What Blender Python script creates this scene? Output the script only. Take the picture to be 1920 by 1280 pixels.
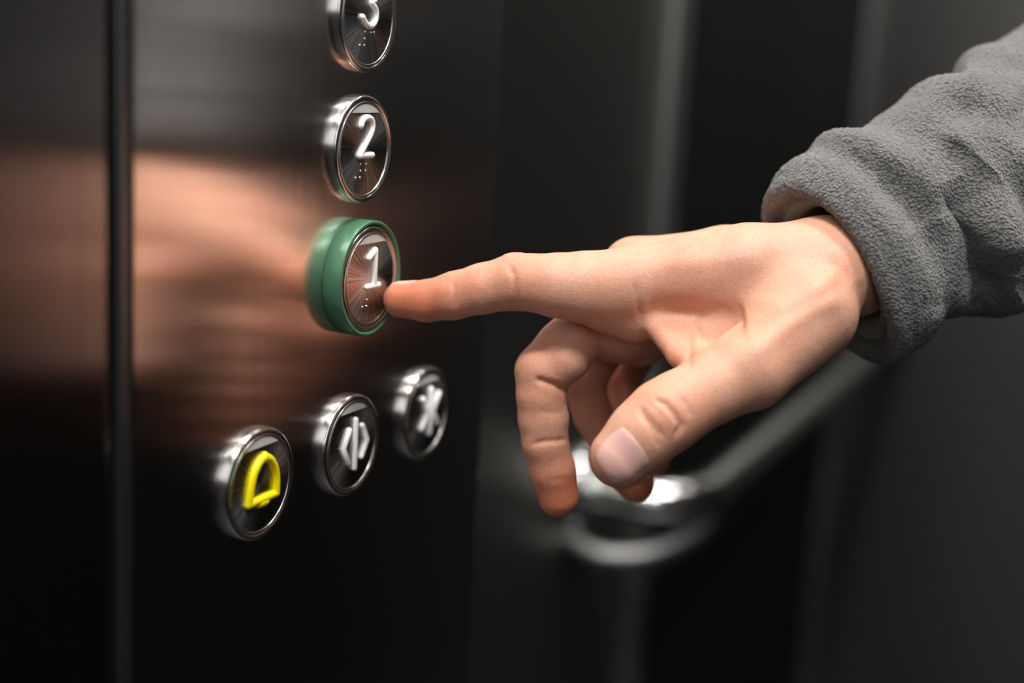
import bpy, bmesh, math, random
import numpy as np
from mathutils import Vector, Matrix

for o in list(bpy.data.objects):
    bpy.data.objects.remove(o, do_unlink=True)
scn = bpy.context.scene
COL = scn.collection
Z0 = 1.05                      # height of the pressed button above the lift floor

# ------------------------------------------------------------------ camera
FPX = 2536.9
YAW, PIT, ROL = -0.4310, 0.2000, 0.0560
CAM = Vector((0.2389, -0.3885, 0.0724 + Z0))
FW = Vector((math.sin(YAW) * math.cos(PIT), math.cos(YAW) * math.cos(PIT), -math.sin(PIT)))
_r = FW.cross(Vector((0, 0, 1))).normalized()
_u = _r.cross(FW)
RT = _r * math.cos(ROL) + _u * math.sin(ROL)
UP = -_r * math.sin(ROL) + _u * math.cos(ROL)
CROT = Matrix((RT, UP, -FW)).transposed()
cd = bpy.data.cameras.new('camera')
cam = bpy.data.objects.new('camera', cd)
COL.objects.link(cam)
cam.matrix_world = Matrix.Translation(CAM) @ CROT.to_4x4()
cd.sensor_width = 36.0
cd.lens = FPX / 1920 * 36
cd.clip_start = 0.01
cd.dof.use_dof = True
cd.dof.focus_distance = 0.443
cd.dof.aperture_fstop = 3.5
scn.camera = cam

# ------------------------------------------------------------------ light and exposure
w = bpy.data.worlds.new('world')
scn.world = w
w.use_nodes = True
w.node_tree.nodes['Background'].inputs[0].default_value = (0.75, 0.85, 1.0, 1)
w.node_tree.nodes['Background'].inputs[1].default_value = 0.01
scn.view_settings.view_transform = 'Standard'
scn.view_settings.look = 'None'
scn.view_settings.exposure = 0.0
scn.view_settings.gamma = 1.0
scn.view_settings.use_curve_mapping = False
CEIL = 2.25


def area(name, loc, sx, sy, power, color, target=None):
    l = bpy.data.lights.new(name, 'AREA')
    l.shape = 'RECTANGLE'
    l.size, l.size_y, l.energy, l.color = sx, sy, power, color
    o = bpy.data.objects.new(name, l)
    COL.objects.link(o)
    o.location = loc
    if target is not None:
        o.rotation_euler = (Vector(target) - Vector(loc)).to_track_quat('-Z', 'Y').to_euler()
    return o


LAMP_SPOTS = [(0.18, -0.55, 12), (0.60, -0.55, 10), (0.18, 0.25, 6.5), (0.60, 0.25, 6.5), (0.18, 1.05, 1.3), (0.60, 1.05, 1.3)]
for _x, _y, _p in LAMP_SPOTS:
    area('ceiling_lamp_light', (_x, _y, CEIL - 0.02), 0.15, 0.15, _p, (1.0, 0.965, 0.93))
# added front fill from behind the camera; no such source is seen there
area('added_fill_light', (0.75, -1.35, 1.75), 0.9, 0.9, 5.0, (0.98, 0.98, 1.0), (0.1, 0.1, 1.0))


# ------------------------------------------------------------------ helpers
def tag(o, label=None, cat=None, group=None, kind=None):
    for k, v in (('label', label), ('category', cat), ('group', group), ('kind', kind)):
        if v:
            o[k] = v
    return o


def mobj(name, verts, faces, mats, parent=None, smooth=True, loc=None):
    me = bpy.data.meshes.new(name)
    me.from_pydata([tuple(map(float, v)) for v in verts], [], [tuple(map(int, f)) for f in faces])
    me.update()
    if smooth:
        me.polygons.foreach_set('use_smooth', [True] * len(me.polygons))
    o = bpy.data.objects.new(name, me)
    COL.objects.link(o)
    for m in (mats if isinstance(mats, (list, tuple)) else [mats]):
        me.materials.append(m)
    if parent:
        o.parent = parent
    if loc is not None:
        o.location = loc
    return o


def empty(name, loc):
    o = bpy.data.objects.new(name, None)
    o.empty_display_size = 0.02
    COL.objects.link(o)
    o.location = loc
    return o


def recalc(o):
    bm = bmesh.new()
    bm.from_mesh(o.data)
    bmesh.ops.recalc_face_normals(bm, faces=bm.faces)
    bm.to_mesh(o.data)
    bm.free()
    return o


def box(name, lo, hi, mat, parent=None, bevel=0.0):
    bm = bmesh.new()
    bmesh.ops.create_cube(bm, size=1)
    lo, hi = Vector(lo), Vector(hi)
    c, s = (lo + hi) / 2, hi - lo
    for v in bm.verts:
        v.co = Vector((v.co.x * s.x, v.co.y * s.y, v.co.z * s.z))
    if bevel:
        bmesh.ops.bevel(bm, geom=bm.edges[:], offset=bevel, segments=3, affect='EDGES', profile=0.5)
    me = bpy.data.meshes.new(name)
    bm.to_mesh(me)
    bm.free()
    o = bpy.data.objects.new(name, me)
    COL.objects.link(o)
    me.materials.append(mat)
    o.location = c
    if parent:
        o.parent = parent
    if bevel:
        me.polygons.foreach_set('use_smooth', [True] * len(me.polygons))
        o.modifiers.new('wn', 'WEIGHTED_NORMAL').keep_sharp = False
    return o


def tube_mesh(paths, segs=12, flat=1.0):
    """paths: list of (points, radii). Rounded ends. flat squashes along local x."""
    V, F = [], []
    for pts, rad in paths:
        P = [Vector(p) for p in pts]
        rr = list(rad) if hasattr(rad, '__len__') else [rad] * len(P)
        # rounded caps
        d0, d1 = (P[0] - P[1]).normalized(), (P[-1] - P[-2]).normalized()
        A, RA = [], []
        for k in (1.0, 0.92, 0.7, 0.4):
            A.append(P[0] + d0 * rr[0] * k); RA.append(rr[0] * math.sqrt(max(0.0004, 1 - k * k)))
        A += P; RA += rr
        for k in (0.4, 0.7, 0.92, 1.0):
            A.append(P[-1] + d1 * rr[-1] * k); RA.append(rr[-1] * math.sqrt(max(0.0004, 1 - k * k)))
        prev = None
        base = len(V)
        n = len(A)
        for i in range(n):
            t = (A[min(i + 1, n - 1)] - A[max(i - 1, 0)]).normalized()
            if prev is None:
                a = Vector((1, 0, 0)) if abs(t.x) < 0.9 else Vector((0, 1, 0))
            else:
                a = prev
            a = (a - t * a.dot(t)).normalized()
            prev = a
            b = t.cross(a)
            for j in range(segs):
                th = 2 * math.pi * j / segs
                v = A[i] + (a * math.cos(th) + b * math.sin(th)) * RA[i]
                V.append(v)
        for i in range(n - 1):
            for j in range(segs):
                k = (j + 1) % segs
                F.append((base + i * segs + j, base + i * segs + k, base + (i + 1) * segs + k, base + (i + 1) * segs + j))
        F.append(tuple(base + j for j in reversed(range(segs))))
        F.append(tuple(base + (n - 1) * segs + j for j in range(segs)))
    if flat != 1.0:
        V = [Vector((v.x * flat, v.y, v.z)) for v in V]
    return V, F


def lathe_x(profile, segs=128, cap=False):
    """profile: (x, r) list turned about the local x axis"""
    V, F = [], []
    n = len(profile)
    for x, r in profile:
        for j in range(segs):
            th = 2 * math.pi * j / segs
            V.append((x, r * math.cos(th), r * math.sin(th)))
    for i in range(n - 1):
        for j in range(segs):
            k = (j + 1) % segs
            F.append((i * segs + j, (i + 1) * segs + j, (i + 1) * segs + k, i * segs + k))
    if cap:
        F.append(tuple((n - 1) * segs + j for j in range(segs)))
    return V, F


def smooth_path(pts, n=8, closed=False):
    P = [Vector(p) for p in pts]
    out = []
    m = len(P)
    rng = m if closed else m - 1
    for i in range(rng):
        if closed:
            p0, p1, p2, p3 = P[(i - 1) % m], P[i], P[(i + 1) % m], P[(i + 2) % m]
        else:
            p0, p1, p2, p3 = P[max(i - 1, 0)], P[i], P[i + 1], P[min(i + 2, m - 1)]
        for k in range(n):
            t = k / n
            out.append(0.5 * ((2 * p1) + (p2 - p0) * t + (2 * p0 - 5 * p1 + 4 * p2 - p3) * t * t + (3 * p1 - p0 - 3 * p2 + p3) * t ** 3))
    if not closed:
        out.append(P[-1])
    return out


# ------------------------------------------------------------------ materials
def new_mat(name):
    m = bpy.data.materials.new(name)
    m.use_nodes = True
    nt = m.node_tree
    return m, nt, nt.nodes['Principled BSDF']


def metal(name, color, rough, aniso=0.0, tangent=None, radial=None, noise=0.0, nscale=(1, 1, 1), bump=0.0, metallic=1.0, spec=0.5):
    m, nt, p = new_mat(name)
    p.inputs['Base Color'].default_value = (*color, 1)
    p.inputs['Metallic'].default_value = metallic
    p.inputs['Roughness'].default_value = rough
    p.inputs['Anisotropic'].default_value = aniso
    p.inputs['Specular IOR Level'].default_value = spec
    if tangent:
        c = nt.nodes.new('ShaderNodeCombineXYZ')
        for i in range(3):
            c.inputs[i].default_value = tangent[i]
        nt.links.new(c.outputs[0], p.inputs['Tangent'])
    if radial:
        t = nt.nodes.new('ShaderNodeTangent')
        t.direction_type = 'RADIAL'
        t.axis = radial
        nt.links.new(t.outputs[0], p.inputs['Tangent'])
    if noise or bump:
        tc = nt.nodes.new('ShaderNodeTexCoord')
        mp = nt.nodes.new('ShaderNodeMapping')
        mp.inputs['Scale'].default_value = nscale
        nz = nt.nodes.new('ShaderNodeTexNoise')
        nz.inputs['Scale'].default_value = 1.0
        nz.inputs['Detail'].default_value = 4
        nt.links.new(tc.outputs['Object'], mp.inputs[0])
        nt.links.new(mp.outputs[0], nz.inputs['Vector'])
        if noise:
            mr = nt.nodes.new('ShaderNodeMapRange')
            mr.inputs['To Min'].default_value = max(0.02, rough - noise)
            mr.inputs['To Max'].default_value = rough + noise
            nt.links.new(nz.outputs[0], mr.inputs[0])
            nt.links.new(mr.outputs[0], p.inputs['Roughness'])
        if bump:
            b = nt.nodes.new('ShaderNodeBump')
            b.inputs['Strength'].default_value = bump
            b.inputs['Distance'].default_value = 0.0002
            nt.links.new(nz.outputs[0], b.inputs['Height'])
            nt.links.new(b.outputs[0], p.inputs['Normal'])
    return m


M_PANEL = metal('dark brushed panel steel', (0.86, 0.81, 0.78), 0.15, 1.0, tangent=(0, 1, 0), noise=0.02, nscale=(300, 300, 4))
M_RETURN = metal('dark brushed door return steel', (0.42, 0.40, 0.40), 0.22, 0.95, tangent=(0, 1, 0), noise=0.03, nscale=(300, 300, 4))
M_EDGE = metal('folded steel edge', (0.20, 0.21, 0.22), 0.38)
M_GAP = metal('black rubber gap', (0.008, 0.008, 0.009), 0.6, metallic=0.0)
M_WALL1 = metal('grey brushed side wall steel', (0.17, 0.17, 0.157), 0.42, 0.5, tangent=(0, 0, 1), noise=0.05, nscale=(60, 6, 1))
M_WALL2 = metal('black side wall laminate', (0.008, 0.008, 0.008), 0.4, metallic=0.0, noise=0.05, nscale=(3, 5, 1), spec=0.08)
M_TRIM = metal('satin steel trim', (0.42, 0.43, 0.42), 0.4)
M_BACK = metal('rear wall steel', (0.10, 0.10, 0.096), 0.40, 0.6, tangent=(0, 0, 1), noise=0.05, nscale=(3, 3, 1))
M_DARK = metal('black laminate', (0.010, 0.0095, 0.009), 0.5, metallic=0.0, spec=0.12)
M_FLOOR = metal('dark vinyl floor', (0.03, 0.03, 0.032), 0.5, metallic=0.0, noise=0.1, nscale=(60, 60, 60))
M_CEIL = metal('ceiling sheet', (0.10, 0.10, 0.10), 0.5, metallic=0.0)
M_RAIL = metal('polished rail steel', (0.85, 0.86, 0.84), 0.18, noise=0.03, nscale=(40, 40, 40))
M_LOWER_TUBE = metal('dull tube steel', (0.22, 0.22, 0.22), 0.45)
M_CHROME = metal('bright button steel', (0.58, 0.58, 0.57), 0.22, noise=0.03, nscale=(900, 60, 60))
M_RING = metal('satin inner ring', (0.55, 0.56, 0.55), 0.3)
M_GREEN = metal('green anodised collar', (0.075, 0.19, 0.11), 0.38, metallic=0.25, spec=0.5)
M_WHITE = metal('white numeral enamel', (0.90, 0.89, 0.87), 0.35, metallic=0.0)
M_YELLOW = metal('yellow bell enamel', (0.86, 0.70, 0.0), 0.4, metallic=0.0)
M_DOT = metal('braille steel', (0.85, 0.84, 0.82), 0.2)
M_SEGMENT = metal('frosted grey segment', (0.55, 0.56, 0.55), 0.45, metallic=0.0)


def face_mat():
    m, nt, p = new_mat('circular brushed face with painted glints')
    N, L = nt.nodes, nt.links
    p.inputs['Metallic'].default_value = 1
    tc = N.new('ShaderNodeTexCoord')
    sp = N.new('ShaderNodeSeparateXYZ')
    L.new(tc.outputs['Object'], sp.inputs[0])
    at = N.new('ShaderNodeMath'); at.operation = 'ARCTAN2'
    L.new(sp.outputs['Z'], at.inputs[0]); L.new(sp.outputs['Y'], at.inputs[1])
    nz = N.new('ShaderNodeTexNoise'); nz.noise_dimensions = '1D'
    nz.inputs['Scale'].default_value = 14.0
    nz.inputs['Detail'].default_value = 5
    L.new(at.outputs[0], nz.inputs['W'])
    rp = N.new('ShaderNodeValToRGB')
    rp.color_ramp.elements[0].position = 0.35
    rp.color_ramp.elements[0].color = (0.26, 0.26, 0.26, 1)
    rp.color_ramp.elements[1].position = 0.72
    rp.color_ramp.elements[1].color = (0.66, 0.66, 0.65, 1)
    L.new(nz.outputs[0], rp.inputs[0])
    L.new(rp.outputs[0], p.inputs['Base Color'])  # radial streaks of reflected light, painted into the base colour
    p.inputs['Roughness'].default_value = 0.28
    p.inputs['Anisotropic'].default_value = 0.85
    t = N.new('ShaderNodeTangent'); t.direction_type = 'RADIAL'; t.axis = 'X'
    L.new(t.outputs[0], p.inputs['Tangent'])
    return m


M_FACE = face_mat()


def skin_mat():
    m, nt, p = new_mat('skin')
    N, L = nt.nodes, nt.links
    at = N.new('ShaderNodeAttribute'); at.attribute_name = 'flush'
    tc = N.new('ShaderNodeTexCoord')
    nz = N.new('ShaderNodeTexNoise'); nz.inputs['Scale'].default_value = 60; nz.inputs['Detail'].default_value = 3
    L.new(tc.outputs['Object'], nz.inputs['Vector'])
    mr = N.new('ShaderNodeMapRange'); mr.inputs['From Min'].default_value = 0.35; mr.inputs['From Max'].default_value = 0.7
    mr.inputs['To Min'].default_value = 0; mr.inputs['To Max'].default_value = 0.3
    L.new(nz.outputs[0], mr.inputs[0])
    ad = N.new('ShaderNodeMath'); ad.operation = 'ADD'; ad.use_clamp = True
    L.new(at.outputs['Fac'], ad.inputs[0]); L.new(mr.outputs[0], ad.inputs[1])
    mx = N.new('ShaderNodeMix'); mx.data_type = 'RGBA'
    mx.inputs[6].default_value = (0.64, 0.355, 0.25, 1)
    mx.inputs[7].default_value = (0.58, 0.19, 0.10, 1)
    L.new(ad.outputs[0], mx.inputs[0])
    # fine freckles / pores
    n2 = N.new('ShaderNodeTexNoise'); n2.inputs['Scale'].default_value = 900; n2.inputs['Detail'].default_value = 2
    L.new(tc.outputs['Object'], n2.inputs['Vector'])
    m2 = N.new('ShaderNodeMapRange'); m2.inputs['From Min'].default_value = 0.3; m2.inputs['From Max'].default_value = 0.7
    m2.inputs['To Min'].default_value = 0.93; m2.inputs['To Max'].default_value = 1.05
    L.new(n2.outputs[0], m2.inputs[0])
    mu = N.new('ShaderNodeVectorMath'); mu.operation = 'SCALE'
    L.new(mx.outputs[2], mu.inputs[0]); L.new(m2.outputs[0], mu.inputs['Scale'])
    L.new(mu.outputs[0], p.inputs['Base Color'])
    p.inputs['Roughness'].default_value = 0.52
    p.inputs['Specular IOR Level'].default_value = 0.35
    p.inputs['Subsurface Weight'].default_value = 0.35
    p.inputs['Subsurface Radius'].default_value = (1.0, 0.32, 0.16)
    p.inputs['Subsurface Scale'].default_value = 0.0035
    vo = N.new('ShaderNodeTexVoronoi'); vo.inputs['Scale'].default_value = 1100
    vo.feature = 'DISTANCE_TO_EDGE'
    L.new(tc.outputs['Object'], vo.inputs['Vector'])
    n3 = N.new('ShaderNodeTexNoise'); n3.inputs['Scale'].default_value = 350; n3.inputs['Detail'].default_value = 6
    L.new(tc.outputs['Object'], n3.inputs['Vector'])
    a2 = N.new('ShaderNodeMath'); a2.operation = 'ADD'
    L.new(vo.outputs['Distance'], a2.inputs[0]); L.new(n3.outputs[0], a2.inputs[1])
    b = N.new('ShaderNodeBump'); b.inputs['Strength'].default_value = 0.35; b.inputs['Distance'].default_value = 0.0004
    L.new(a2.outputs[0], b.inputs['Height']); L.new(b.outputs[0], p.inputs['Normal'])
    return m


M_SKIN = skin_mat()


def nail_mat():
    m, nt, p = new_mat('nail')
    p.inputs['Base Color'].default_value = (0.74, 0.42, 0.37, 1)
    p.inputs['Roughness'].default_value = 0.28
    p.inputs['Subsurface Weight'].default_value = 0.25
    p.inputs['Subsurface Radius'].default_value = (1.0, 0.4, 0.3)
    p.inputs['Subsurface Scale'].default_value = 0.002
    return m


M_NAIL = nail_mat()


def fleece_mat(name, c0, c1, scale, dist, strength=1.0):
    m, nt, p = new_mat(name)
    N, L = nt.nodes, nt.links
    tc = N.new('ShaderNodeTexCoord')
    nz = N.new('ShaderNodeTexNoise'); nz.inputs['Scale'].default_value = scale; nz.inputs['Detail'].default_value = 5
    nz.inputs['Roughness'].default_value = 0.65
    L.new(tc.outputs['Object'], nz.inputs['Vector'])
    vo = N.new('ShaderNodeTexVoronoi'); vo.inputs['Scale'].default_value = scale * 1.1
    L.new(tc.outputs['Object'], vo.inputs['Vector'])
    su = N.new('ShaderNodeMath'); su.operation = 'SUBTRACT'
    L.new(nz.outputs[0], su.inputs[0]); L.new(vo.outputs['Distance'], su.inputs[1])
    mr = N.new('ShaderNodeMapRange'); mr.inputs['From Min'].default_value = -0.35; mr.inputs['From Max'].default_value = 0.45
    L.new(su.outputs[0], mr.inputs[0])
    mx = N.new('ShaderNodeMix'); mx.data_type = 'RGBA'
    mx.inputs[6].default_value = (*c0, 1); mx.inputs[7].default_value = (*c1, 1)
    L.new(mr.outputs[0], mx.inputs[0]); L.new(mx.outputs[2], p.inputs['Base Color'])
    p.inputs['Roughness'].default_value = 1.0
    p.inputs['Specular IOR Level'].default_value = 0.1
    p.inputs['Sheen Weight'].default_value = 0.35
    p.inputs['Sheen Roughness'].default_value = 0.5
    b = N.new('ShaderNodeBump'); b.inputs['Strength'].default_value = strength; b.inputs['Distance'].default_value = dist
    L.new(su.outputs[0], b.inputs['Height']); L.new(b.outputs[0], p.inputs['Normal'])
    return m


M_FLEECE = fleece_mat('grey fleece', (0.085, 0.085, 0.083), (0.22, 0.22, 0.213), 900, 0.0010)
M_LINING = fleece_mat('olive grey rib lining', (0.15, 0.155, 0.12), (0.22, 0.225, 0.18), 1800, 0.0003, 0.5)


def emit(name, color, s):
    m = bpy.data.materials.new(name)
    m.use_nodes = True
    nt = m.node_tree
    nt.nodes.clear()
    e = nt.nodes.new('ShaderNodeEmission')
    e.inputs[0].default_value = (*color, 1)
    e.inputs[1].default_value = s
    o = nt.nodes.new('ShaderNodeOutputMaterial')
    nt.links.new(e.outputs[0], o.inputs[0])
    return m


M_LAMP = emit('lamp glass', (1.0, 0.96, 0.9), 14.0)
M_LAMP2 = emit('dimmed lamp glass', (1.0, 0.96, 0.9), 3.0)

# ------------------------------------------------------------------ lift car
PY0, PY1 = -0.1110, 0.1057        # near and far edge of the button panel
XW = -0.12                        # plane of the side wall behind the panel
YB = 1.47                         # rear wall
XR, YF = 0.95, -1.0               # opposite wall, door side


def S(o):
    o['kind'] = 'structure'
    return o


S(box('floor', (XW - 0.1, YF - 0.6, -0.05), (XR + 0.05, YB + 0.05, 0.0), M_FLOOR))
S(box('ceiling', (XW - 0.1, YF - 0.1, CEIL), (XR + 0.05, YB + 0.05, CEIL + 0.05), M_CEIL))
S(box('wall_left', (XW - 0.05, PY1 - 0.02, 0), (XW, YB, CEIL), M_WALL1))
S(box('wall_back', (XW - 0.05, YB, 0), (XR + 0.05, YB + 0.05, CEIL), M_BACK))
S(box('wall_right', (XR, YF, 0), (XR + 0.05, YB, CEIL), M_DARK))
fr = box('wall_front', (XW, YF - 0.05, 2.1), (XR, YF, CEIL), M_DARK)
S(fr)
S(box('wall_front_return', (XW, YF - 0.05, 0), (0.0, PY0 - 0.0085, CEIL), M_RETURN, bevel=0.0015))
S(box('trim_1', (XW, PY0 - 0.0085, 0), (-0.006, PY0 - 0.0042, CEIL), M_GAP))
S(box('trim_2', (XW, PY0 - 0.0042, 0), (-0.0004, PY0 - 0.0002, CEIL), M_EDGE, bevel=0.0008))
# dark laminate field of the side wall, with a steel upright in front of it and one at the rear corner
S(box('trim_3', (XW, 0.675, 0), (XW + 0.006, YB - 0.05, CEIL), M_WALL2))
S(box('trim_4', (XW, 0.640, 0), (XW + 0.012, 0.676, CEIL), M_TRIM, bevel=0.003))
S(box('trim_5', (XW, YB - 0.05, 0), (XW + 0.010, YB, CEIL), M_TRIM, bevel=0.003))
S(box('baseboard_left', (XW, PY1, 0), (XW + 0.014, YB, 0.1), M_TRIM))

panel = box('control_panel', (XW, PY0, 0.35), (0.0, PY1, 2.0), M_PANEL, bevel=0.0012)
tag(panel, 'tall dark brushed steel panel that carries the round lift buttons', 'control panel')
S(box('trim_6', (XW, PY0, 0), (-0.0005, PY1, 0.35), M_EDGE))
S(box('trim_7', (XW, PY0, 2.0), (-0.0005, PY1, CEIL), M_EDGE))

for i, (lx, ly, lp) in enumerate(LAMP_SPOTS):
    e = empty('ceiling_lamp', (lx, ly, CEIL))
    tag(e, 'square white lamp set in the dark lift ceiling', 'lamp', 'ceiling lamps of the lift')
    h = 0.085
    box('lamp_frame', (-h, -h, -0.008), (h, h, 0.0), M_TRIM, e, bevel=0.002)
    box('lamp_glass', (-0.075, -0.075, -0.0115), (0.075, 0.075, -0.008), M_LAMP if ly < 1 else M_LAMP2, e)


# ------------------------------------------------------------------ buttons
R = 0.018


def make_button(label, y, z, strokes, braille=(), mat=M_WHITE, ps=0.0029, green=False, sr=0.062):
    root = empty('lift_button', (0, y, z + Z0))
    tag(root, label, 'button', 'round lift buttons')
    if green:
        G = 0.0196
        prof = [(0, G - 0.0005), (0.0003, G), (ps - 0.0005, G), (ps - 0.0001, G - 0.0002), (ps, G - 0.0005),
                (ps, R + 0.0003), (ps - 0.0007, R + 0.0001), (ps - 0.003, R)]
        mobj('collar', *lathe_x(prof), M_GREEN, root)
        tag(root.children[0], 'green collar')
        base = ps - 0.003
    else:
        base = 0.0
    fx = ps - 0.00035
    prof = [(base, R - 0.0001), (ps - 0.0011, R - 0.0001), (ps - 0.0007, R - 0.00018), (ps - 0.00025, R - 0.0005), (ps - 0.00005, R - 0.0009),
            (ps, R - 0.0011), (ps - 0.00012, R * 0.895), (ps - 0.0004, R * 0.885), (ps - 0.0005, R * 0.88)]
    mobj('bezel', *lathe_x(prof), M_CHROME, root)
    prof = [(ps - 0.0005, R * 0.882), (ps - 0.00015, R * 0.877), (ps - 0.0001, R * 0.87), (ps - 0.0001, R * 0.84), (ps - 0.0002, R * 0.833), (fx - 0.0003, R * 0.829)]
    mobj('inner_ring', *lathe_x(prof), M_RING, root)
    mobj('face_plate', *lathe_x([(fx - 0.0004, R * 0.83), (fx, R * 0.829), (fx, R * 0.8285), (fx, R * 0.828), (fx, R * 0.5), (fx, 0.0001)], 128, True), M_FACE, root)
    # light grey segment set on the face above the symbol
    zc = 0.672
    ri = 0.828
    a0 = math.asin(zc / ri)
    pts = [(ri * math.cos(a), ri * math.sin(a)) for a in np.linspace(a0, math.pi - a0, 40)]
    V = [(fx, p[0] * R, p[1] * R) for p in pts] + [(fx + 0.00012, p[0] * R, p[1] * R) for p in pts]
    n = len(pts)
    F = [tuple(range(n, 2 * n))] + [(i, (i + 1) % n, n + (i + 1) % n, n + i) for i in range(n)]
    mobj('grey_segment', V, F, M_SEGMENT, root, smooth=False)
    paths = []
    for st in strokes:
        pl = st[0] if isinstance(st, tuple) and isinstance(st[0], list) else st
        rr = (st[1] if isinstance(st, tuple) and isinstance(st[0], list) else sr) * R
        pp = [(fx + 0.0002, a * R, b * R) for a, b in pl]
        paths.append((pp, rr))
    V, F = tube_mesh(paths, 14)
    nm = 'symbol' if not braille else 'numeral'
    mobj(nm, V, F, mat, root)
    for (a, b) in braille:
        r0 = 0.00042
        prof = [(fx, r0), (fx + 0.00022, r0 * 0.88), (fx + 0.00036, r0 * 0.55), (fx + 0.00041, 0.00002)]
        V, F = lathe_x(prof, 16, True)
        V = [(v[0], v[1] + a * R, v[2] + b * R) for v in V]
        mobj('braille_dot', V, F, M_DOT, root)
    return root


def sp2(pts, n=8):
    return [(v.x, v.y) for v in smooth_path([(a, b, 0) for a, b in pts], n)]


r1, r2, r3 = -0.265, -0.385, -0.505
hashd = [(-0.12, r1), (-0.12, r2), (-0.13, r3), (-0.28, r3)]
two = sp2([(-0.17, 0.44), (-0.10, 0.545), (0.04, 0.585), (0.18, 0.55), (0.235, 0.45), (0.21, 0.34), (0.12, 0.22), (-0.19, -0.105)]) + [(0.25, -0.105)]
two = two[:-1]
three_top = sp2([(-0.22, 0.46), (-0.12, 0.56), (0.02, 0.59), (0.15, 0.55), (0.21, 0.44), (0.17, 0.32), (0.03, 0.25)])
three_bot = sp2([(0.03, 0.25), (0.18, 0.17), (0.23, 0.05), (0.18, -0.08), (0.05, -0.155), (-0.12, -0.12), (-0.24, -0.01)])
SP = 0.0428
RZ, RD = -0.0586, 0.0533
make_button('round steel lift button marked 3, at the top edge of the picture', 0, 2 * SP, [three_top, three_bot],
            hashd + [(0.075, r1), (0.19, r1)], sr=0.060)
make_button('round steel lift button marked 2, directly above the green one', 0, SP, [two, [(-0.19, -0.105), (0.25, -0.105)]],
            hashd + [(0.07, r1), (0.07, r2)], sr=0.060)
make_button('lift button marked 1 in a green collar, pressed by the finger', 0, 0,
            [[(-0.12, 0.40), (0.10, 0.53)], [(0.10, 0.53), (0.09, -0.13)], [(-0.15, -0.145), (0.26, -0.145)]],
            hashd + [(0.07, r1)], ps=0.0071, green=True, sr=0.060)
bell = sp2([(-0.38, -0.27), (-0.33, 0.0), (-0.24, 0.25), (-0.08, 0.42), (0.07, 0.46), (0.24, 0.38), (0.37, 0.2), (0.42, 0.0), (0.42, -0.27)])
make_button('steel alarm button with a yellow bell outline, lower left of the row', -0.0015 - RD, RZ,
            [(bell, 0.08), ([(-0.38, -0.27), (0.42, -0.27)], 0.08), ([(-0.06, -0.33), (0.1, -0.33)], 0.085), ([(0.07, 0.46), (0.07, 0.49)], 0.08)], mat=M_YELLOW)
ch = 0.07
make_button('steel door-open button with two outward chevrons beside a bar, in the row middle', -0.0015, RZ,
            [([(ch, 0.49), (ch, -0.46)], 0.06), ([(-0.15, 0.33), (-0.35, 0.02), (-0.16, -0.31)], 0.06), ([(0.31, 0.33), (0.50, 0.02), (0.31, -0.29)], 0.06)])
make_button('steel door-close button with inward chevrons crossing a bar, right end of the row', -0.0015 + RD, RZ,
            [([(0.11, 0.51), (0.09, -0.43)], 0.07), ([(-0.23, 0.36), (0.0, 0.04), (-0.25, -0.27)], 0.066), ([(0.45, 0.36), (0.2, 0.04), (0.42, -0.28)], 0.066)])


# ------------------------------------------------------------------ handrail
def wp(px, py, D):
    """point seen at (px, py) standing D metres deep in front of the lens"""
    return CAM + (FW + RT * ((px - 960) / FPX) - UP * ((py - 640) / FPX)) * D


E0 = wp(1284, 954, 1.0)
rail = empty('handrail', E0)
tag(rail, 'polished steel tube handrail bending into the side wall behind the hand', 'handrail')
rr = 0.0150
path = [(0, YB - 0.0 - E0.y, 0), (0, 0.05, 0)]
for k in range(1, 9):
    a = k / 8 * math.pi / 2
    path.append((-0.045 * (1 - math.cos(a)), 0.05 - 0.045 * math.sin(a), 0))
path.append((XW - E0.x, 0.005, 0))
mobj('rail', *tube_mesh([(path, rr)], 32), M_RAIL, rail)
fl = lathe_x([(0, 0.036), (0.005, 0.036), (0.0075, 0.033), (0.009, 0.020), (0.009, 0.0)], 48)
mobj('wall_flange', [(v[0] + XW - E0.x, v[1] + 0.005, v[2]) for v in fl[0]], fl[1], M_RAIL, rail)
bp = smooth_path([(XW - E0.x, -0.02, -0.035), (-0.055, -0.025, -0.040), (-0.02, -0.005, -0.038), (0.0, 0.04, -0.028), (0.0, 0.07, -0.012)], 6)
mobj('lower_tube', *tube_mesh([(bp, 0.009)], 20), M_LOWER_TUBE, rail)  # thin dull tube curving below the rail


# ------------------------------------------------------------------ the hand
def cc(px, py, D):
    return np.array([(px - 960) / FPX * D, -(py - 640) / FPX * D, -D]) * 1000.0


AX = np.array([.72, .66, -.17]); AX /= np.linalg.norm(AX)
E1 = np.array([.68, -.73, 0.0]); E1 -= AX * (E1 @ AX); E1 /= np.linalg.norm(E1)
E2 = np.cross(AX, E1)
if E2[2] < 0:
    E2 = -E2
SC = cc(1580, 503, .462)


def arm_axis(s):
    return SC + AX * s + E1 * (0.20 * max(s - 6, 0)) + np.array([0, 0, -1.0]) * (0.0022 * min(max(s, 0), 90) ** 2 + 0.4 * max(s - 90, 0))


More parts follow.
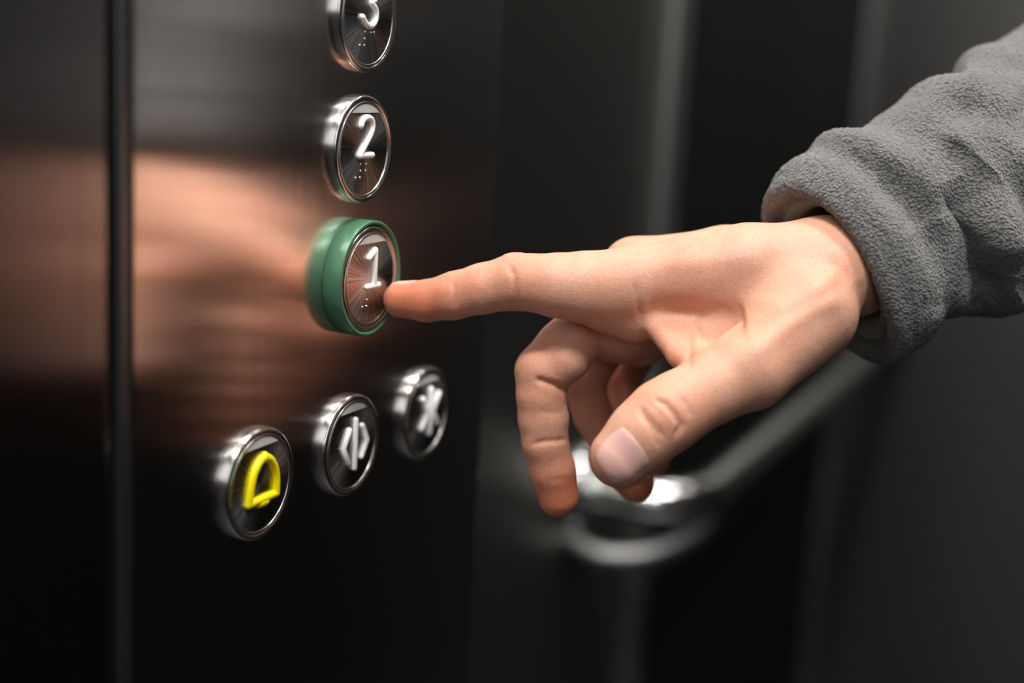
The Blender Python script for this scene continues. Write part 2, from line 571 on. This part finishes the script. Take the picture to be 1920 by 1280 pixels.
class Field:
    def __init__(s, lo, hi, h):
        s.h = h
        s.ax = [np.arange(lo[i], hi[i], h, dtype=np.float32) for i in range(3)]
        s.shape = tuple(len(a) for a in s.ax)

    def blank(s):
        return np.full(s.shape, 30.0, np.float32)

    def sub(s, lo, hi):
        return tuple(slice(max(0, int(np.searchsorted(s.ax[i], lo[i]))), min(s.shape[i], int(np.searchsorted(s.ax[i], hi[i])) + 1)) for i in range(3))

    def cone(s, V, a, ra, b, rb, k, flat=None):
        m = max(ra, rb) + 12
        lo, hi = np.minimum(a, b) - m, np.maximum(a, b) + m
        sl = s.sub(lo, hi)
        X = s.ax[0][sl[0]][:, None, None] - a[0]
        Y = s.ax[1][sl[1]][None, :, None] - a[1]
        Z = s.ax[2][sl[2]][None, None, :] - a[2]
        ba = b - a
        L2 = float(ba @ ba) + 1e-6
        t = np.clip((X * ba[0] + Y * ba[1] + Z * ba[2]) / L2, 0, 1)
        d = np.sqrt((X - t * ba[0]) ** 2 + (Y - t * ba[1]) ** 2 + (Z - t * ba[2]) ** 2) - (ra + (rb - ra) * t)
        V[sl] = smin(V[sl], d.astype(np.float32), k)


def smin(a, b, k):
    if k <= 0:
        return np.minimum(a, b)
    h = np.maximum(k - np.abs(a - b), 0) / k
    return np.minimum(a, b) - h * h * h * k / 6.0


def surface_nets(V, ax):
    ins = V < 0
    nx, ny, nz = V.shape
    c = np.zeros((nx - 1, ny - 1, nz - 1), np.int8)
    for dx in (0, 1):
        for dy in (0, 1):
            for dz in (0, 1):
                c += ins[dx:nx - 1 + dx, dy:ny - 1 + dy, dz:nz - 1 + dz]
    act = (c > 0) & (c < 8)
    I, J, K = np.nonzero(act)
    n = len(I)
    idx = np.full(act.shape, -1, np.int64)
    idx[I, J, K] = np.arange(n)
    acc = np.zeros((n, 3)); cnt = np.zeros(n)
    for axis in range(3):
        for p in (0, 1):
            for q in (0, 1):
                o0 = [0, 0, 0]
                oth = [a for a in range(3) if a != axis]
                o0[oth[0]] = p; o0[oth[1]] = q
                o1 = list(o0); o1[axis] = 1
                v0 = V[I + o0[0], J + o0[1], K + o0[2]]
                v1 = V[I + o1[0], J + o1[1], K + o1[2]]
                m = (v0 < 0) != (v1 < 0)
                t = np.where(m, v0 / np.where(m, v0 - v1, 1), 0)
                pos = np.stack([np.full(n, float(o0[a])) for a in range(3)], 1)
                pos[:, axis] += t
                acc += pos * m[:, None]; cnt += m
    P = acc / cnt[:, None] + np.stack([I, J, K], 1)
    h = ax[0][1] - ax[0][0]
    P = P * h + np.array([ax[0][0], ax[1][0], ax[2][0]])
    quads = []
    for axis in range(3):
        a = [slice(1, -1)] * 3; b = [slice(1, -1)] * 3
        a[axis] = slice(0, -1); b[axis] = slice(1, None)
        s0, s1 = ins[tuple(a)], ins[tuple(b)]
        ch_ = s0 != s1
        E = np.stack(np.nonzero(ch_), 1)
        flip = s0[tuple(E.T)]
        for t in range(3):
            if t != axis:
                E[:, t] += 1
        u, v = [(1, 2), (2, 0), (0, 1)][axis]

        def g(du, dv):
            e = E.copy(); e[:, u] += du; e[:, v] += dv
            return idx[e[:, 0], e[:, 1], e[:, 2]]
        q = np.stack([g(-1, -1), g(0, -1), g(0, 0), g(-1, 0)], 1)
        q[~flip] = q[~flip][:, ::-1]
        quads.append(q)
    return P, np.concatenate(quads)


lo = np.array([-48.0, -66, -575]); hi = np.array([205.0, 92, -395])
FLD = Field(lo, hi, 0.75)


def chain(V, pts, k):
    for a, b in zip(pts[:-1], pts[1:]):
        FLD.cone(V, cc(*a[:3]), a[3], cc(*b[:3]), b[3], k)


# palm, back of the hand and forearm
P = FLD.blank()
chain(P, [(1192, 533, .449, 12.3), (1300, 516, .448, 13.0), (1400, 502, .447, 13.8), (1545, 505, .450, 17.0)], 7)      # index metacarpal
chain(P, [(1190, 506, .470, 11.0), (1360, 490, .468, 11.5), (1545, 492, .468, 14.0)], 7)
chain(P, [(1228, 528, .490, 10.5), (1550, 508, .482, 14.0)], 7)
chain(P, [(1280, 560, .506, 9.5), (1560, 535, .492, 14.0)], 7)
chain(P, [(1545, 505, .452, 17.0), (1600, 500, .458, 16.0)], 7)
chain(P, [(1560, 520, .485, 16.5), (1612, 508, .488, 15.5)], 7)
chain(P, [(1285, 590, .498, 10.5), (1520, 590, .487, 15.0), (1600, 520, .487, 15.0)], 7)    # heel of the hand
chain(P, [(1172, 598, .470, 14.5), (1300, 575, .472, 11.5), (1480, 585, .462, 15)], 7)
chain(P, [(1128, 622, .472, 9.5), (1200, 632, .478, 10.5)], 6)
chain(P, [(1300, 562, .449, 8.0), (1400, 560, .446, 11), (1490, 560, .443, 14)], 7)
for _e, _d, _a in ((6, .458, (1600, 500)), (-10, .488, (1612, 508))):          # forearm inside the sleeve
    FLD.cone(P, cc(*_a, _d), 15.8, arm_axis(45) + E2 * _e, 18.5, 7)
    FLD.cone(P, arm_axis(45) + E2 * _e, 18.5, arm_axis(78) + E2 * _e, 20, 7)
# thumb
T = FLD.blank()
chain(T, [(1512, 588, .440, 16.6), (1405, 690, .429, 13.2), (1335, 728, .426, 10.9), (1275, 762, .423, 11.0), (1243, 783, .4215, 11.4),
          (1205, 815, .421, 10.7), (1163, 857, .421, 9.7)], 4)
H = smin(P, T, 9)
W = FLD.blank()
chain(W, [(1214, 588, .447, 4.2), (1270, 668, .434, 3.0), (1330, 690, .429, 5)], 3)
chain(W, [(1252, 598, .449, 5.5), (1296, 655, .438, 4.0)], 4)
chain(W, [(1235, 600, .447, 5), (1283, 660, .436, 3.0)], 4)
chain(W, [(1285, 605, .450, 7.5), (1325, 665, .439, 6.5)], 7)
chain(W, [(1265, 610, .449, 5.5), (1300, 668, .437, 4.8)], 7)
chain(W, [(1330, 600, .450, 8.5), (1375, 650, .440, 8.5)], 7)
H = smin(H, W, 4)
fingers = [
    [(1192, 533, .449, 12.0), (1140, 538, .4495, 12.0), (1095, 538, .450, 11.7), (1045, 535, .450, 10.6), (1000, 530, .4515, 9.4), (965, 529, .453, 9.2),
     (905, 541, .455, 8.3), (850, 555, .4575, 7.8), (800, 564, .4605, 6.95), (752, 562, .464, 6.15)],
    [(1190, 506, .470, 10.8), (1108, 600, .469, 9.6), (1055, 655, .465, 9.5), (1018, 697, .463, 9.4), (1014, 740, .463, 8.2), (1019, 785, .465, 8.5), (1022, 828, .466, 7.8),
     (1036, 880, .469, 7.8), (1047, 930, .472, 7.2)],
    [(1228, 528, .490, 10.0), (1150, 620, .494, 8.8), (1092, 712, .496, 8.2), (1112, 780, .498, 7.0), (1145, 840, .497, 6.8), (1170, 880, .496, 7.0), (1194, 908, .495, 6.4)],
    [(1280, 560, .506, 9.0), (1215, 630, .512, 7.6), (1166, 712, .516, 7.0), (1190, 795, .512, 6.2), (1231, 861, .506, 5.3)],
]
extra = {1: [((1060, 672, .461, 8.2), (1078, 640, .463, 8.0))], 0: [((1140, 575, .452, 9.0), (1190, 590, .452, 9.5))]}
out = H.copy()
for i, f in enumerate(fingers):
    A_ = FLD.blank()
    chain(A_, f, 2.5)
    for e in extra.get(i, []):
        chain(A_, list(e), 5)
    out = np.minimum(out, smin(H, A_, 5)) if i else smin(H, A_, 5)
SDF = out
del P, T, W, H, A_, out
HV, HQ = surface_nets(SDF, FLD.ax)
_lab = np.arange(len(HV))
for _ in range(4000):                       # keep the outer skin only
    _m = _lab[HQ].min(1)
    _n = _lab.copy()
    for _c in range(4):
        np.minimum.at(_n, HQ[:, _c], _m)
    _n = _n[_n]
    if (_n == _lab).all():
        break
    _lab = _n
_u, _k = np.unique(_lab, return_counts=True)
_keep = _lab == _u[_k.argmax()]
_map = np.cumsum(_keep) - 1
HQ = _map[HQ[_keep[HQ[:, 0]]]]
HV = HV[_keep]


def laplace(V, Q, it, lam=0.5):
    n = len(V)
    e = np.concatenate([Q[:, [0, 1]], Q[:, [1, 2]], Q[:, [2, 3]], Q[:, [3, 0]]])
    e = np.concatenate([e, e[:, ::-1]])
    deg = np.bincount(e[:, 0], minlength=n).astype(float)[:, None]
    for k in range(it):
        s = np.stack([np.bincount(e[:, 0], weights=V[e[:, 1], a], minlength=n) for a in range(3)], 1) / deg
        V = V + (lam if k % 2 == 0 else -lam * 1.04) * (s - V)
    return V


def normals(V, Q):
    fn = np.cross(V[Q[:, 2]] - V[Q[:, 0]], V[Q[:, 3]] - V[Q[:, 1]])
    n = np.zeros_like(V)
    for a in range(3):
        for c in range(4):
            n[:, a] += np.bincount(Q[:, c], weights=fn[:, a], minlength=len(V))
    return n / (np.linalg.norm(n, axis=1, keepdims=True) + 1e-9)


def midsub(V, Q, sel):
    return V, Q


HV = laplace(HV, HQ, 10)
HN = normals(HV, HQ)


def sdf_at(p):
    i = [(p[a] - FLD.ax[a][0]) / FLD.h for a in range(3)]
    i0 = [int(math.floor(x)) for x in i]
    f = [i[a] - i0[a] for a in range(3)]
    v = 0.0
    for dx in (0, 1):
        for dy in (0, 1):
            for dz in (0, 1):
                w_ = (f[0] if dx else 1 - f[0]) * (f[1] if dy else 1 - f[1]) * (f[2] if dz else 1 - f[2])
                v += w_ * SDF[i0[0] + dx, i0[1] + dy, i0[2] + dz]
    return v


def px_of(V):
    D = -V[:, 2]
    return 960 + FPX * V[:, 0] / D, 640 - FPX * V[:, 1] / D, D / 1000


def seg_dist(px, py, poly):
    best = np.full(len(px), 1e9)
    tt = np.zeros(len(px))
    n = len(poly) - 1
    for i in range(n):
        ax, ay = poly[i]; bx, by = poly[i + 1]
        dx, dy = bx - ax, by - ay
        t = np.clip(((px - ax) * dx + (py - ay) * dy) / (dx * dx + dy * dy), 0, 1)
        d = np.hypot(px - ax - t * dx, py - ay - t * dy)
        m = d < best
        best[m] = d[m]; tt[m] = (i + t[m]) / n
    return best, tt


# skin folds, tendons and veins carved into the surface: (outline, furthest depth, depth mm, half width mm)
FOLDS = [
    ([(961, 500), (964, 525), (967, 550), (966, 574)], .455, .55, .9),
    ([(850, 528), (852, 550), (853, 578)], .460, .35, .9),
    ([(948, 490), (955, 500), (962, 515)], .455, .3, .8),
    ([(1004, 710), (1022, 716), (1046, 724), (1062, 734)], .47, 1.3, 1.1),
    ([(996, 834), (1018, 828), (1044, 826), (1062, 824)], .475, .75, .9),
    ([(1010, 770), (1035, 775), (1058, 772)], .475, .2, .8),
    ([(1030, 903), (1048, 898), (1068, 900)], .48, .18, .9),
    ([(1226, 747), (1247, 757), (1264, 776), (1277, 797), (1266, 820)], .43, 1.0, 1.0),
    ([(1276, 745), (1289, 760), (1296, 780)], .43, .4, .8),
    ([(1200, 764), (1209, 783), (1228, 801), (1246, 822)], .43, .8, 1.1),
    ([(1215, 800), (1228, 822), (1240, 838)], .43, .35, .8),
    ([(1212, 752), (1232, 768), (1244, 786)], .43, .25, .8),
    ([(1294, 612), (1293, 645), (1291, 690)], .46, .8, 1.2),
    ([(1190, 530), (1194, 560), (1199, 596)], .447, .5, .9),
    ([(1310, 622), (1350, 606), (1400, 596)], .45, 2.0, 5.5),
    ([(1210, 575), (1250, 580), (1310, 590)], .45, .8, 5.0),
    # raised: tendons and veins
    ([(1440, 590), (1500, 556), (1545, 532), (1570, 505)], .45, -.9, 3.0),
    ([(1400, 672), (1470, 612), (1530, 575), (1575, 560)], .45, -.9, 3.2),
    ([(1470, 575), (1420, 560), (1380, 570)], .45, -.3, 2.4),
    ([(1200, 500), (1300, 490), (1420, 478)], .46, -.35, 3.2),
    ([(1545, 470), (1580, 490), (1612, 540)], .46, -.7, 3.0),
    ([(1460, 575), (1515, 540), (1550, 520)], .45, .25, 2.4),
    ([(1420, 625), (1490, 585), (1560, 545)], .45, .25, 2.4),
    # knuckles and wrinkles along the top of the index finger
    ([(940, 478), (965, 476), (985, 478)], .46, -.5, 3.0),
    ([(835, 512), (850, 508), (866, 507)], .46, -.3, 2.5),
]
vx, vy, vd = px_of(HV)
disp = np.zeros(len(HV))
for poly, dmax, amt, wd in FOLDS:
    d, tt = seg_dist(vx, vy, poly)
    dm = d * vd / FPX * 1000
    g = np.exp(-(dm / wd) ** 2) * np.clip(np.minimum(tt, 1 - tt) / 0.18 + 0.25, 0, 1)
    g *= (vd < dmax) * np.clip(HN[:, 2] * 3 + 0.3, 0, 1)
    disp -= amt * g
HV = HV + HN * disp[:, None]
# flush: redder skin on the finger pads and knuckles
fl_ = np.zeros(len(HV))
for (a, b, c, rad, s_) in [(770, 575, .456, 16, .9), (860, 560, .453, 13, .35), (965, 530, .451, 12, .25), (1050, 920, .472, 16, .9), (1020, 850, .466, 14, .45), (1018, 720, .463, 12, .3),
                           (1190, 905, .495, 18, 1.0), (1150, 860, .497, 16, .7), (1225, 850, .506, 20, 1.0), (1150, 700, .50, 24, .8), (1155, 870, .421, 11, .35), (1245, 785, .418, 10, .55),
                           (1180, 640, .475, 18, .55), (1275, 670, .434, 8, .6), (1130, 590, .455, 10, .4), (1100, 780, .498, 14, .6)]:
    q = cc(a, b, c)
    fl_ = np.maximum(fl_, s_ * np.exp(-((np.linalg.norm(HV - q, axis=1) / rad) ** 2)))

ORI = cc(1600, 520, .47)


def to_obj(V):
    """camera-frame millimetres to metres in world axes, about the wrist"""
    M = np.array(CROT)
    return (np.asarray(V) - ORI) / 1000 @ M.T


person_loc = CAM + CROT @ Vector(ORI / 1000)
person = mobj('person', to_obj(HV), HQ[:, ::1], M_SKIN, None, True, person_loc)
at_ = person.data.attributes.new('flush', 'FLOAT', 'POINT')
at_.data.foreach_set('value', fl_.astype(np.float32))
tag(person, 'right hand in a grey fleece sleeve, index finger stretched out to press the green button', 'person')


# nails, laid on the fingertips
def nail(base, tip, dorsal, w0, w1, label=None):
    """base, tip: camera-frame points inside the finger; dorsal: outward direction"""
    base, tip, dorsal = map(lambda q: np.array(q, float), (base, tip, dorsal))
    ax = tip - base
    L = np.linalg.norm(ax); ax /= L
    dorsal -= ax * (dorsal @ ax); dorsal /= np.linalg.norm(dorsal)
    sd = np.cross(ax, dorsal)
    nu, nv = 26, 26
    top, nrm = [], []
    for i in range(nu):
        for j in range(nv):
            u = -1 + 2 * i / (nu - 1); v = -1 + 2 * j / (nv - 1)
            # squircle outline
            uu = u * math.sqrt(1 - v * v * 0.5 * (0.55 if u < 0 else 0.42)); vv = v * math.sqrt(1 - u * u * 0.5 * 0.62)
            wv = w0 + (w1 - w0) * (uu + 1) / 2
            q = base + ax * L * (uu + 1) / 2
            ang = vv * wv
            dr = dorsal * math.cos(ang) + sd * math.sin(ang)
            t = 2.0
            for _ in range(60):
                s_ = sdf_at(q + dr * t)
                if s_ > -0.02:
                    break
                t += max(0.05, -s_ * 0.7)
            edge = max(abs(u), abs(v))
            lift = 0.34 * (1 - edge ** 6) - 0.12 * edge ** 10
            if u > 0.6:
                lift += 0.18 * (u - 0.6) / 0.4
            top.append(q + dr * (t + lift))
            nrm.append(dr)
    top = np.array(top); nrm = np.array(nrm)
    n = len(top)
    V = np.concatenate([top, top - nrm * 0.45])
    F = []
    for i in range(nu - 1):
        for j in range(nv - 1):
            a = i * nv + j
            F.append((a, a + 1, a + nv + 1, a + nv))
            F.append((n + a, n + a + nv, n + a + nv + 1, n + a + 1))
    rim = [j for j in range(nv)] + [i * nv + nv - 1 for i in range(1, nu)] + [(nu - 1) * nv + j for j in range(nv - 2, -1, -1)] + [i * nv for i in range(nu - 2, 0, -1)]
    for a, b in zip(rim, rim[1:] + rim[:1]):
        F.append((a, n + a, n + b, b))
    o = mobj('fingernail', to_obj(V), F, M_NAIL, person)
    recalc(o)
    return o


nail(cc(1203, 838, .421), cc(1134, 890, .421), (-0.16, 0.12, 1.0), 0.80, 0.86)
nail(cc(785, 562, .4615), cc(732, 562, .4655), (-0.1, 1.0, -0.25), 0.75, 0.75)
nail(cc(1035, 885, .469), cc(1049, 946, .474), (-0.55, -0.05, -0.85), 0.75, 0.75)
nail(cc(1172, 885, .496), cc(1199, 920, .494), (-0.6, -0.4, -0.7), 0.75, 0.75)
nail(cc(1212, 832, .508), cc(1236, 868, .505), (-0.6, -0.4, -0.7), 0.75, 0.75)

# ------------------------------------------------------------------ the sleeve
def bumpf(s, c, w_, a):
    return a * np.exp(-((s - c) / w_) ** 2)


def sleeve_point(s, r, th):
    ct = (1 + math.cos(th)) / 2
    k = math.exp(-max(s, 0) / 24)
    s = s + (7.0 * max(0.0, math.sin(th)) * (1 - ct) - 10.5 * ct) * k
    r = r - 3.5 * ct ** 3 * math.exp(-(max(s, 0) / 20) ** 2)
    return arm_axis(s) + (E1 * math.cos(th) + E2 * math.sin(th) * 0.88) * r


rng = np.random.default_rng(4)
# folds of the cloth on the near side: (line, height mm, half width mm)
CLOTH = [
    ([(1740, 245), (1800, 275), (1845, 330), (1872, 400), (1893, 455), (1925, 490)], 6.0, 6.5),
    ([(1790, 330), (1822, 400), (1836, 470), (1850, 540), (1880, 590)], -10.0, 7.0),
    ([(1745, 420), (1765, 520), (1770, 600)], -2.0, 7.0),
    ([(1640, 335), (1700, 370), (1735, 420)], -1.5, 6.0),
    ([(1770, 215), (1830, 190), (1900, 215), (1960, 260)], -4.0, 6.5),
    ([(1800, 150), (1860, 150), (1930, 190)], 3.5, 5.5),
    ([(1880, 110), (1940, 110)], -4.0, 5.0),
    ([(1850, 600), (1890, 575), (1925, 560)], 3.0, 6.0),
]
NT = 220


def outer_r(s, th):
    ct, st = math.cos(th), math.sin(th)
    near = max(0.0, st)
    r = 36.5
    r += bumpf(s, 9 + 1.5 * st, 8, 3.2)
    r += bumpf(s, 19 - 3 * ct + 2 * math.sin(2 * th), 5.5, -3.4 * (0.65 + 0.35 * near))
    r += bumpf(s, 31 + 6 * ct, 7.5, 4.6 * (0.8 + 0.2 * math.cos(th * 2 + 1)))
    r += bumpf(s, 48 + 7 * ct, 7.0, -4.2 * (0.7 + 0.3 * math.sin(th + 0.6)))
    r += bumpf(s, 64 - 4 * ct, 9, 3.2)
    r += bumpf(s, 82, 7, -2.8)
    r += bumpf(s, 98, 9, 3.2)
    r += 0.025 * s
    r += 5.0 * max(0.0, ct) ** 2 * math.exp(-((s - 44) / 17) ** 2)
    r += 1.6 * math.sin(2 * th + s * 0.05) * min(1, s / 20)
    r += 1.0 * math.sin(3 * th - s * 0.09 + 1)
    return r


prof_s = np.concatenate([np.linspace(3, 130, 190), np.linspace(131, 420, 90)])
V = []
rows = 0
# inner lip: (s, dr from the lip radius)
lip = [(38, -15), (22, -14.5), (14, -15.5), (5.0, -15.0), (2.2, -13.0), (1.4, -10.2), (0.6, -8.4), (-1.6, -6.8), (-2.4, -4.6), (-1.8, -2.4), (0.0, -0.8), (3, 0.0)]
lipx = smooth_path([(a, b, 0) for a, b in lip[5:]], 4)
for p_ in lipx:
    for j in range(NT):
        th = 2 * math.pi * j / NT
        V.append(sleeve_point(p_.x, outer_r(3, th) + p_.y, th))
    rows += 1
for s in prof_s[1:]:
    for j in range(NT):
        th = 2 * math.pi * j / NT
        V.append(sleeve_point(s, outer_r(s, th), th))
    rows += 1
V = np.array(V)
FQ = np.array([(i * NT + j, i * NT + (j + 1) % NT, (i + 1) * NT + (j + 1) % NT, (i + 1) * NT + j) for i in range(rows - 1) for j in range(NT)])
NN = normals(V, FQ)
if (NN * (V - SC - AX * 60)).sum() < 0:
    NN = -NN
gx, gy, gd = px_of(V)
dsp = np.zeros(len(V))
for poly, amt, wd in CLOTH:
    d, tt = seg_dist(gx, gy, poly)
    g = np.exp(-(d * gd / FPX * 1000 / wd) ** 2) * np.clip(np.minimum(tt, 1 - tt) / 0.2 + 0.2, 0, 1)
    dsp += amt * g * np.clip(NN[:, 2] * 3 + 0.2, 0, 1)
dsp += 0.16 * rng.standard_normal(len(V))
dsp[:NT * len(lipx) // 3] *= 0.2
V = V + NN * dsp[:, None]
F = []
for i in range(rows - 1):
    for j in range(NT):
        k = (j + 1) % NT
        F.append((i * NT + j, i * NT + k, (i + 1) * NT + k, (i + 1) * NT + j))
F.append(tuple((rows - 1) * NT + j for j in range(NT)))
sleeve = recalc(mobj('sleeve', to_obj(V), F, M_FLEECE, person))
tag(sleeve, 'grey fleece sleeve')
V = []
lin = smooth_path([(a, b, 0) for a, b in lip[:6]], 5)
for p_ in lin:
    for j in range(NT):
        th = 2 * math.pi * j / NT
        V.append(sleeve_point(p_.x, outer_r(3, th) + p_.y + 0.02, th))
n_ = len(lin)
F = []
for i in range(n_ - 1):
    for j in range(NT):
        k = (j + 1) % NT
        F.append((i * NT + j, i * NT + k, (i + 1) * NT + k, (i + 1) * NT + j))
lining = mobj('cuff_lining', to_obj(np.array(V)), F, M_LINING, sleeve)
tag(lining, 'olive grey ribbed cuff lining')
so = lining.modifiers.new('thick', 'SOLIDIFY')
so.thickness = 0.0008
so.offset = 0
